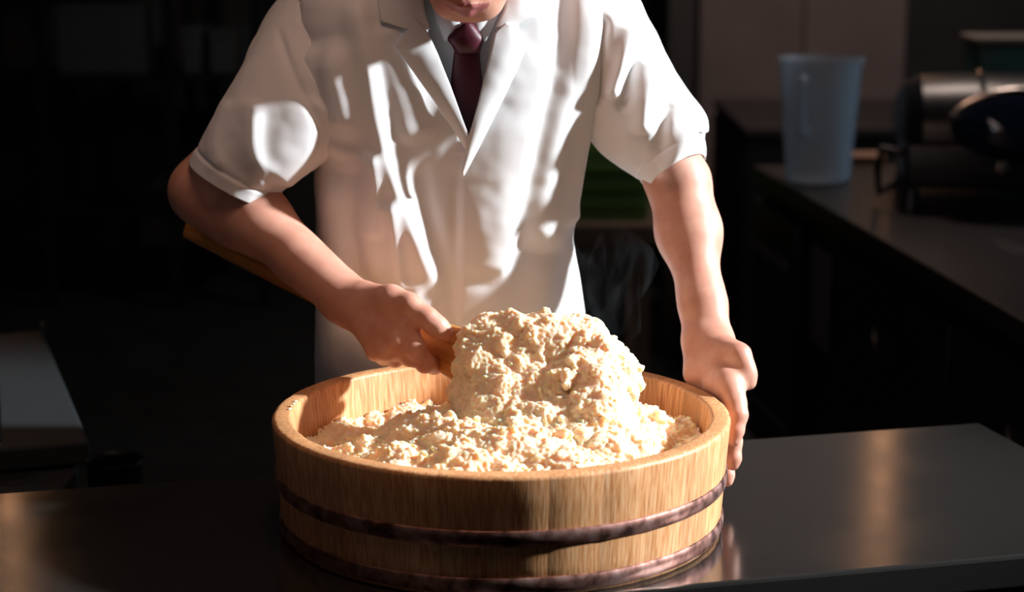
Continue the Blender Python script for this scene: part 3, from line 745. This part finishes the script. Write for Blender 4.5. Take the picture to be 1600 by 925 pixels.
lo, hi = bounds([EL_B, WR_B, P(1185, 610, .05), P(1140, 770, .05)], .05); pieces.append(piece(lo, hi, .0021, [add_arm_b], 2, carve_tub))
lo, hi = HO + np.array([-.12, -.12, -.03]), HO + np.array([.12, .26, .28]); pieces.append(piece(lo, hi, .0026, [add_head], 1))
def up_a(F): F.cap(SH_A, EL_A * .8 + SH_A * .2, .039, .035, .02)
def up_b(F): F.cap(SH_B, EL_B * .8 + SH_B * .2, .039, .033, .02)
lo, hi = bounds([SH_A, SH_B, EL_A, EL_B, P(720, 600, .385)], .13); pieces.append(piece(lo, hi, .007, [add_torso, up_a, up_b], 1))
VV, FF, n0 = [], [], 0
for V, Q in pieces: VV.append(V); FF.append(Q + n0); n0 += len(V)
bme = mesh_np('body', np.concatenate(VV), np.concatenate(FF))
bme.materials.append(M['skin']); bme.materials.append(M['lips']); bme.materials.append(M['nail'])
fcn = np.concatenate(VV)[np.concatenate(FF)].mean(1); mi = np.zeros(len(fcn), np.int32)
hloc = (fcn - HO) @ HR
mi[(np.abs(hloc[:, 0]) < .0235) & (hloc[:, 1] < .014) & (np.abs(hloc[:, 2] - .0325) < .0115 - np.abs(hloc[:, 0]) * .40)] = 1
if len(mi) == len(bme.polygons): bme.polygons.foreach_set('material_index', mi)
body = to_person(link('body', bme)); 

# hair: a short black cap over the crown and the back of the head
def hairf(F):
    F.ell(hl(0, .112, .160), (.083, .100, .084), HR, .02); F.ell(hl(0, .165, .10), (.070, .045, .06), HR, .03)
    F.ell(hl(0, -.01, .085), (.075, .085, .075), HR, .012, True); F.ell(hl(-.08, .095, .095), (.022, .025, .035), HR, .01, True); F.ell(hl(.08, .095, .095), (.022, .025, .035), HR, .01, True)
    I = np.argwhere(np.abs(F.d) < .012); p = F.lo + I * F.res; F.d[tuple(I.T)] += .004 * (worley(p * np.array([1, .45, .45]), .007, 41) - .5)
V, Q = piece(HO + np.array([-.13, -.14, -.02]), HO + np.array([.13, .28, .31]), .003, [hairf], 0)
tag(to_person(link('hair', mesh_np('hair', V, Q), M['hair'])), 'short black hair')

# trousers and shoes behind the worktable
def trou(F):
    for s, x in ((-1, -.10), (1, .09)):
        x -= .02
        F.cap((x * .9, .41, .80), (x, .40, .46), .092, .070, .03); F.cap((x, .40, .46), (x * 1.05, .43, .07), .070, .060, .03)
    F.cap((-.10, .41, .84), (.06, .41, .84), .10, .10, .05)
V, Q = piece((-.35, .25, .035), (.3, .58, .98), .008, [trou], 1)
tag(to_person(link('trousers', mesh_np('trousers', V, Q), M['trousers'])), 'black trousers')
for x in (-.125, .075):
    def shoe(F): F.cap((x, .44, .045), (x * 1.1, .30, .032), .042, .038, .02, ((0, 0, 1), 1.15)); 
    V, Q = piece((x - .08, .2, -.02), (x + .08, .54, .14), .005, [shoe], 1); V[:, 2] = np.maximum(V[:, 2], 0.001)
    to_person(link('shoe', mesh_np('shoe', V, Q), M['shoe']))

# ------------------------------------------------------------------ background, right: undercounter fridge and what stands on it
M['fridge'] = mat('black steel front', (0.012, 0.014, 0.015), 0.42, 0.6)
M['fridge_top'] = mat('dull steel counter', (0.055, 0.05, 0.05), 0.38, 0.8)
M['recess_shade'] = mat('dark recess', (0.004, 0.004, 0.004), 0.7)  # near-black colour carries the shade inside hollows
M['plate'] = mat('grey label plate', (0.075, 0.08, 0.09), 0.5)
M['panel'] = mat('brown panel', (0.11, 0.078, 0.07), 0.6)
t, _ = noise(M['panel'], 4, 4); r = ramp(M['panel'], t.outputs[0], [(0.3, (0.095, 0.066, 0.058)), (0.7, (0.125, 0.09, 0.08))]); nodes(M['panel'])[1].new(r.outputs[0], nodes(M['panel'])[2].inputs['Base Color'])
M['black_gloss'] = mat('black enamel', (0.008, 0.009, 0.012), 0.34, 0.0); nodes(M['black_gloss'])[2].inputs['Coat Weight'].default_value = 0.0
M['navy_gloss'] = mat('dark blue glass', (0.006, 0.012, 0.035), 0.08); nodes(M['navy_gloss'])[2].inputs['Coat Weight'].default_value = 1.0
M['chrome'] = mat('chrome', (0.55, 0.5, 0.47), 0.22, 1.0)
M['teal'] = mat('teal plastic', (0.02, 0.085, 0.075), 0.5)
M['green'] = mat('green plastic', (0.05, 0.12, 0.015), 0.6)
M['bench'] = mat('brown bench wood', (0.085, 0.055, 0.035), 0.6)
M['jug'] = mat('frosted plastic', (0.70, 0.79, 0.86), 0.22); b = nodes(M['jug'])[2]
b.inputs['Transmission Weight'].default_value = 0.7; b.inputs['IOR'].default_value = 1.15; b.inputs['Subsurface Weight'].default_value = 0.0

CZ = 0.85
fo, fn_ = PZ(1175, 258, CZ), PZ(1600, 502, CZ)
fe = (fn_ - fo)[:2]; fe /= np.linalg.norm(fe); FRZ = math.atan2(fe[1], fe[0])
fridge = thing('counter_fridge', 'long dark undercounter fridge with steel top along the right side', 'fridge', loc=(fo[0], fo[1], 0), rz=FRZ)
def along(px):
    """distance along the fridge front seen at photo column px"""
    d = np.array([(px - 800) / FPX / 1.0, 1.0])
    A = np.array([[fe[0], -(px - 800) / FPX * 1.03], [fe[1], -1.0]]); s, _ = np.linalg.solve(A, np.array([CAM[0] - fo[0], CAM[1] - fo[1]])); return s
sx = {p: along(p) for p in (1172, 1235, 1262, 1294, 1474, 1600)}
LEN = sx[1600] + 0.6
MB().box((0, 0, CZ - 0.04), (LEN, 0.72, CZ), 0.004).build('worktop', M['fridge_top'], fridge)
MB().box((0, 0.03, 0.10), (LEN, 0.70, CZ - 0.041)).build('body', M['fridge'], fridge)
def fdoor(x0, x1):
    d = MB().box((x0, 0.004, 0.14), (x1, 0.028, CZ - 0.085), 0.006).build('door', M['fridge'], fridge)
    w = x1 - x0; cx = x0 + w * 0.52; zt = CZ - 0.185; R_ = 0.075
    MB().box((cx - R_, 0.0012, zt - 0.052), (cx + R_, 0.0042, zt), 0.001).build('handle_shade_plate', M['recess_shade'], d)  # dark plate on the door face, shade of the hollow put into its colour
    MB().tube([(cx + R_ * math.cos(a), 0.001, zt - 0.062 * abs(math.sin(a)) ) for a in np.linspace(PI, 2 * PI, 17)], 0.006, 8).build('handle', M['chrome2'] if 'chrome2' in M else M['fridge_top'], d)
    return d
fdoor(sx[1294] + 0.01, sx[1474] - 0.004); fdoor(sx[1474] + 0.004, sx[1474] + (sx[1474] - sx[1294]))
MB().box((0.0, 0.004, 0.14), (sx[1235], 0.028, CZ - 0.085), 0.004).build('compressor_panel', M['fridge'], fridge)
MB().box((sx[1262], -0.001, CZ - 0.32), (sx[1294] - 0.02, 0.003, CZ - 0.10), 0.001).build('label_plate', M['plate'], fridge)
MB().box((0.02, -0.004, CZ - 0.21), (sx[1235] * 0.85, 0.003, CZ - 0.18), 0.001).build('vent_strip', M['plate'], fridge)
for k in range(5): MB().box((0.03, -0.003, CZ - 0.60 - k * 0.045), (sx[1235] * 0.9, 0.003, CZ - 0.585 - k * 0.045)).build('louvre', M['plate'] if k == 0 else M['fridge'], fridge)
for x in (0.06, LEN * 0.5, LEN - 0.06):
    for y in (0.08, 0.64): MB().tube([(x, y, 0), (x, y, 0.101)], 0.02, 12).build('foot', M['fridge'], fridge)

# measuring jug
jc = PZ(1277, 281, CZ)
jug = thing('measuring_jug', 'tall frosted plastic measuring jug standing on the fridge top', 'jug', loc=(jc[0], jc[1], CZ))
jh, rt_, rb_ = 0.295, 0.098, 0.078
MB().lathe([(0.001, 0.0005), (rb_ - 0.004, 0.0005), (rb_, 0.005), (rt_ * .5 + rb_ * .5, jh * .5), (rt_, jh - 0.012), (rt_ + 0.006, jh - 0.006), (rt_ + 0.006, jh), (rt_ + 0.001, jh), (rt_ - 0.004, jh - 0.012), (rt_ * .5 + rb_ * .5 - 0.004, jh * .5), (rb_ - 0.004, 0.006), (0.001, 0.006)], 56).build('cup', M['jug'], jug)
ha = math.radians(-118); hx, hy = math.cos(ha), math.sin(ha)
MB().tube([(hx * r_, hy * r_, z_) for (r_, z_) in ((0.094, 0.25), (0.112, 0.258), (0.128, 0.25), (0.132, 0.22), (0.130, 0.17), (0.124, 0.13), (0.110, 0.122), (0.089, 0.13))], 0.011, 12).build('handle', M['jug'], jug)
sp = math.radians(20)
MB().tube([(math.cos(sp) * 0.096, math.sin(sp) * 0.096, jh - 0.03), (math.cos(sp) * 0.112, math.sin(sp) * 0.112, jh - 0.002)], [0.006, 0.014], 10).build('spout', M['jug'], jug)

# black glossy cooking machine
mc = PZ(1478, 322, CZ)
mach = thing('cooking_machine', 'black glossy domed countertop machine with chrome band on the fridge top', 'appliance', loc=(mc[0] + 0.10, mc[1] + 0.06, CZ), rz=math.radians(-8))
MB().box((-0.19, -0.14, 0.045), (0.34, 0.24, 0.15), 0.02, 3).build('base', M['black_gloss'], mach)
dome = MB(); ringp = []
for i in range(15):
    a = PI * i / 14; ringp.append((-math.cos(a) * 0.19, 0.15 + math.sin(a) * 0.135))
bmv = dome.bm; rows = []
for (xx, sc) in ((-0.20, 0.60), (-0.185, 0.84), (-0.15, 0.96), (-0.05, 1.0), (0.25, 1.0), (0.33, 0.96)):
    rows.append([bmv.verts.new((xx, 0.05 + y_ * sc, 0.15 + (z_ - 0.15) * sc)) for (y_, z_) in ringp])
for A_, B_ in zip(rows, rows[1:]):
    for k in range(14): bmv.faces.new((A_[k], A_[k + 1], B_[k + 1], B_[k]))
bmv.faces.new(rows[0]); bmv.faces.new(rows[-1]); bmv.faces.new([r_[0] for r_ in rows] + [r_[-1] for r_ in rows][::-1])
dm = dome.build('dome_lid', M['black_gloss'], mach)
MB().tube([(-0.02 , 0.05 + y_ * 1.015, 0.15 + (z_ - 0.15) * 1.02) for (y_, z_) in ringp], 0.006, 8).build('hinge_band', M['chrome'], dm)
fw = MB(); rows = []
for (sc, dy) in ((1.0, 0.0), (0.9, -0.035), (0.6, -0.06), (0.25, -0.07)):
    rows.append([fw.bm.verts.new((0.06 + 0.155 * sc * math.cos(a), -0.145 + dy, 0.185 + 0.075 * sc * math.sin(a))) for a in np.linspace(0, 2 * PI, 32, endpoint=False)])
for A_, B_ in zip(rows, rows[1:]):
    for k in range(32): fw.bm.faces.new((A_[k], A_[(k + 1) % 32], B_[(k + 1) % 32], B_[k]))
fw.bm.faces.new(rows[-1]); fw.bm.faces.new(rows[0])
fg = fw.build('window', M['navy_gloss'], mach)
MB().tube([(0.06 + 0.16 * math.cos(a), -0.147, 0.187 + 0.079 * math.sin(a)) for a in np.linspace(0.25, PI - 0.25, 24)], 0.0065, 8).build('trim', M['chrome'], fg)
for x in (0.02, 0.10, 0.30): MB().lathe([(0.001, 0), (0.016, 0), (0.014, 0.018), (0.001, 0.02)], 20, Matrix.Translation((x, -0.141, 0.10)) @ Matrix.Rotation(PI / 2, 4, 'X')).build('knob', M['chrome'] if x == 0.02 else M['black_gloss'], mach)
for (x, y) in ((-0.17, -0.12), (-0.17, 0.21), (0.31, -0.12), (0.31, 0.21)): MB().lathe([(0.001, 0.0), (0.022, 0.0), (0.015, 0.046), (0.001, 0.046)], 16, Matrix.Translation((x, y, 0))).build('foot', M['black_gloss'], mach)
MB().tube([(-0.19, -0.10, 0.12), (-0.235, -0.10, 0.13), (-0.245, -0.10, 0.09), (-0.24, -0.09, 0.03), (-0.19, -0.08, 0.055)], 0.009, 10).build('side_handle', M['black_gloss'], mach)

tc_ = P(1562, 125, 2.9)
tbx = thing('storage_tub', 'teal plastic container with pale rim behind the black machine', 'container', loc=(tc_[0], 2.9, CZ))
MB().box((-0.075, -0.07, 0.0), (0.2, 0.10, 0.315), 0.015, 3).build('body', M['teal'], tbx)
MB().box((-0.082, -0.077, 0.316), (0.207, 0.107, 0.335), 0.006, 2).build('rim', mat('pale rim', (0.16, 0.13, 0.11), 0.4), tbx)
ty = PZ(1350, 252, CZ)
tag(MB().box((ty[0] - 0.06, ty[1] - 0.05, CZ), (ty[0] + 0.05, ty[1] + 0.06, CZ + 0.02), 0.004).build('shallow_tray', mat('copper tray', (0.30, 0.17, 0.12), 0.45)), 'small brownish tray lying between the jug and the machine', 'tray')

# low dark cupboard beyond the fridge, wall panels and column
a0, a1 = PZ(1120, 155, CZ), PZ(1226, 207, CZ)
cab = thing('dark_cupboard', 'low black cupboard standing beyond the far end of the fridge', 'cupboard')
MB().box((a0[0] - 0.0, a1[1] + 0.1, 0.08), (a0[0] + 0.7, a0[1], CZ - 0.025)).build('body', M['fridge'], cab)
MB().box((a0[0] - 0.01, a1[1] + 0.09, CZ - 0.024), (a0[0] + 0.72, a0[1] + 0.01, CZ), 0.003).build('top', M['fridge_top'], cab)
for k in (0, 1):
    L_ = (a0[1] - a1[1] - 0.1) / 2
    d = MB().box((a0[0] - 0.012, a1[1] + 0.105 + k * L_, 0.10), (a0[0] - 0.001, a1[1] + 0.095 + (k + 1) * L_, CZ - 0.05), 0.003).build('door', M['fridge'], cab)
    MB().tube([(a0[0] - 0.03, a1[1] + 0.13 + k * L_, 0.68), (a0[0] - 0.03, a1[1] + 0.25 + k * L_, 0.68)], 0.006, 8).build('handle', M['fridge_top'], d)
MB().box((a0[0] + 0.02, a1[1] + 0.13, 0), (a0[0] + 0.68, a0[1] - 0.03, 0.081)).build('plinth', M['recess_shade'], cab)
YW = 5.2
w0, w1, w2 = P(1093, 50, YW)[0], P(1255, 50, YW)[0], P(1416, 50, YW)[0]
pw = tag(MB().box((w0, YW + 0.03, 0), (w2, YW + 0.15, 2.6)).build('wall_rear_panel', M['panel']), kind='structure')
MB().box((w0, YW, 0.0), (w1 - 0.006, YW + 0.029, 2.6), 0.004).build('panel', M['panel'], pw)
MB().box((w1 + 0.006, YW + 0.006, 0.0), (w2, YW + 0.029, 2.6), 0.004).build('panel', M['panel'], pw)
c0, c1 = P(1043, 50, 4.4)[0], P(1086, 50, 4.4)[0]
tag(MB().box((c0, 4.4, 0), (c1, 4.52, 2.6), 0.006).build('wall_column', mat('dark column', (0.016, 0.013, 0.011), 0.6)), kind='structure')

# bench with a green crate, seen between arm and coat
by = 3.3; b0, b1 = P(700, 352, by), P(1034, 384, by)
bench = thing('low_bench', 'dark brown low bench behind the person carrying a green crate', 'bench')
MB().box((b0[0], by, b1[2]), (b1[0], by + 0.5, b0[2]), 0.004).build('seat', M['bench'], bench)
for (x, y) in ((b0[0] + 0.03, by + 0.03), (b1[0] - 0.07, by + 0.03), (b0[0] + 0.03, by + 0.43), (b1[0] - 0.07, by + 0.43)): MB().box((x, y, 0), (x + 0.04, y + 0.04, b1[2])).build('leg', M['bench'], bench)
g0, g1 = P(880, 230, by + 0.1), P(1012, 350, by + 0.1)
cr = thing('green_crate', 'dim green plastic crate standing on the brown bench', 'crate')
zc = b0[2] + 0.0005
for (lo_, hi_) in (((g0[0], by + 0.08, zc), (g1[0], by + 0.095, g0[2])), ((g0[0], by + 0.355, zc), (g1[0], by + 0.37, g0[2])), ((g0[0], by + 0.096, zc), (g0[0] + 0.015, by + 0.354, g0[2])), ((g1[0] - 0.015, by + 0.096, zc), (g1[0], by + 0.354, g0[2]))): MB().box(lo_, hi_, 0.003).build('side', M['green'], cr)
MB().box((g0[0] + 0.016, by + 0.096, zc), (g1[0] - 0.016, by + 0.354, zc + 0.01)).build('bottom', M['green'], cr)
for k in range(3): MB().box((g0[0] + 0.01, by + 0.072, zc + 0.04 + k * 0.05), (g1[0] - 0.01, by + 0.0795, zc + 0.052 + k * 0.05)).build('rib', M['green'], cr)

# ------------------------------------------------------------------ background, left: steel stand
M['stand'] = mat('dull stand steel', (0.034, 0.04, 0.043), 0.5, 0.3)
LZ = 0.82; q0, q1 = PZ(66, 517, LZ), PZ(140, 690, LZ)
le = (q1 - q0)[:2]; ll = np.linalg.norm(le); le /= ll; LRZ = math.atan2(le[1], le[0])
st = thing('steel_sink_stand', 'dull grey steel stand with sloping sides at the left behind the worktable', 'steel stand', loc=(q0[0], q0[1], 0), rz=LRZ)
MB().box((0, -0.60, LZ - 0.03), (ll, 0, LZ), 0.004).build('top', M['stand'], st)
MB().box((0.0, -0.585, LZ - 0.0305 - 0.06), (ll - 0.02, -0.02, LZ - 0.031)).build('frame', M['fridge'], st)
for (x, y) in ((0.04, -0.05), (ll - 0.06, -0.05), (0.04, -0.55), (ll - 0.06, -0.55)): MB().tube([(x, y, 0), (x, y, LZ - 0.091)], 0.018, 12).build('leg', M['stand'], st)
MB().box((0.02, -0.005, LZ), (0.05, 0.0, LZ + 0.02)).build('corner_lip', M['stand'], st)
pp = PZ(6, 690, LZ); 
tag(MB().tube([(pp[0] - 0.006, pp[1], LZ + 0.0005), (pp[0] - 0.012, pp[1] + 0.02, LZ + 0.10), (pp[0] - 0.016, pp[1] + 0.03, LZ + 0.145)], 0.0045, 10).build('reflection_rod', M['chrome']), 'thin bright rod standing in for a reflection on the grey stand at the far left', 'rod')  # rod added to draw a bright reflection seen on the side panel
SZ = 0.785; s1 = PZ(108, 750, SZ); s2 = PZ(18, 746, SZ)
lowp = thing('burner_plate', 'low grey steel plate with a dark disc standing in for its burner hole', 'burner', loc=(s2[0], s2[1], SZ))
MB().box((-0.14, -0.12, -0.02), (s1[0] - s2[0], 0.05, 0.0), 0.003).build('plate', M['stand'], lowp)
MB().lathe([(0.001, 0.0012), (0.026, 0.0012), (0.026, 0.002), (0.029, 0.003), (0.031, 0.0008), (0.001, 0.0006)], 32).build('hole_shade_disc', M['recess_shade'], lowp)  # flat dark disc, shade of the opening put into its colour
for x in (-0.12, s1[0] - s2[0] - 0.03): MB().box((x, -0.05, -SZ), (x + 0.025, -0.025, -0.0205)).build('leg', M['stand'], lowp)
rp = P(168, 752, 0.42)
ring = thing('pot', 'dark round pot rim showing behind the worktable beside the burner plate', 'pot', loc=(rp[0] + 0.008, 0.43, 0.0))
MB().lathe([(0.001, 0.42), (0.030, 0.42), (0.034, 0.44), (0.035, rp[2] + 0.02), (0.038, rp[2] + 0.024), (0.037, rp[2] + 0.028), (0.032, rp[2] + 0.024), (0.030, 0.445), (0.001, 0.44)], 40).build('body', M['fridge'], ring)
MB().lathe([(0.001, 0.0), (0.036, 0.0), (0.036, 0.01), (0.025, 0.02), (0.025, 0.419), (0.001, 0.4195)], 24).build('pedestal', M['fridge'], ring)

# far left: rack with dim boxes against the rear wall
ry = 5.2
rack = thing('storage_rack', 'dark storage rack against the rear wall at the left', 'rack')
xs_ = [P(60, 80, ry)[0], P(262, 80, ry)[0], P(400, 80, ry)[0]]
for x in xs_:
    for y in (ry, ry + 0.45): MB().box((x - 0.02, y, 0), (x + 0.02, y + 0.04, 1.9)).build('post', M['fridge'], rack)
for z in (0.35, 0.86, 1.55): MB().box((xs_[0] - 0.02, ry - 0.01, z), (xs_[2] + 0.02, ry + 0.5, z + 0.03)).build('shelf', M['fridge'], rack)
M['dim'] = mat('dim grey plastic', (0.035, 0.042, 0.044), 0.5)
for i, (x0, x1, y1, lab) in enumerate(((88, 232, 8, 'wide dim grey box on the rack shelf at the upper left'), (284, 312, 42, 'narrow dim grey carton on the rack nearest the sleeve'), (326, 372, 46, 'dim grey box on the rack close beside the sleeve'))):
    p0, p1 = P(x0, 60, ry + 0.05), P(x1, y1, ry + 0.05)
    bx_ = thing('storage_box', lab, 'box', 'boxes on the rack', loc=((p0[0] + p1[0]) / 2, ry + 0.2, 0.8905)); w = (p1[0] - p0[0]) / 2; h_ = max(p1[2] - 0.8905, 0.1)
    MB().box((-w, -0.15, 0), (w, 0.15, h_ - 0.03), 0.005).build('body', M['dim'], bx_)
    MB().box((-w - 0.004, -0.154, h_ - 0.0295), (w + 0.004, 0.154, h_), 0.004).build('lid', M['dim'], bx_)

# ------------------------------------------------------------------ steam rising from the rice
sm = bpy.data.materials.new('steam'); sm.use_nodes = True; N, L = sm.node_tree.nodes, sm.node_tree.links
N.remove(N['Principled BSDF']); pv_ = N.new('ShaderNodeVolumeScatter'); pv_.inputs['Color'].default_value = (0.9, 0.95, 1, 1)
tcn = N.new('ShaderNodeTexCoord'); mpn = N.new('ShaderNodeMapping'); mpn.inputs['Scale'].default_value = (1, 1, 0.4); tn = N.new('ShaderNodeTexNoise'); tn.inputs['Scale'].default_value = 38; tn.inputs['Detail'].default_value = 3; tn.inputs['Distortion'].default_value = 1.2
mrn = N.new('ShaderNodeMapRange'); mrn.inputs[1].default_value = 0.52; mrn.inputs[2].default_value = 0.8; mrn.inputs[4].default_value = 1.6
L.new(tcn.outputs['Object'], mpn.inputs['Vector']); L.new(mpn.outputs[0], tn.inputs['Vector']); L.new(tn.outputs[0], mrn.inputs[0]); L.new(mrn.outputs[0], pv_.inputs['Density']); L.new(pv_.outputs[0], N['Material Output'].inputs['Volume'])
bm = bmesh.new(); bmesh.ops.create_icosphere(bm, subdivisions=3, radius=1)
for v in bm.verts: v.co = Vector((v.co.x * 0.045 * (1 + 0.25 * math.sin(v.co.z * 5)), v.co.y * 0.03, v.co.z * 0.075 + 0.0))
me = bpy.data.meshes.new('steam'); bm.to_mesh(me); bm.free()
so = link('steam', me, sm); so.location = P(955, 440, 0.10); tag(so, 'faint wisp of steam rising behind the rice heap', 'steam', kind='stuff')
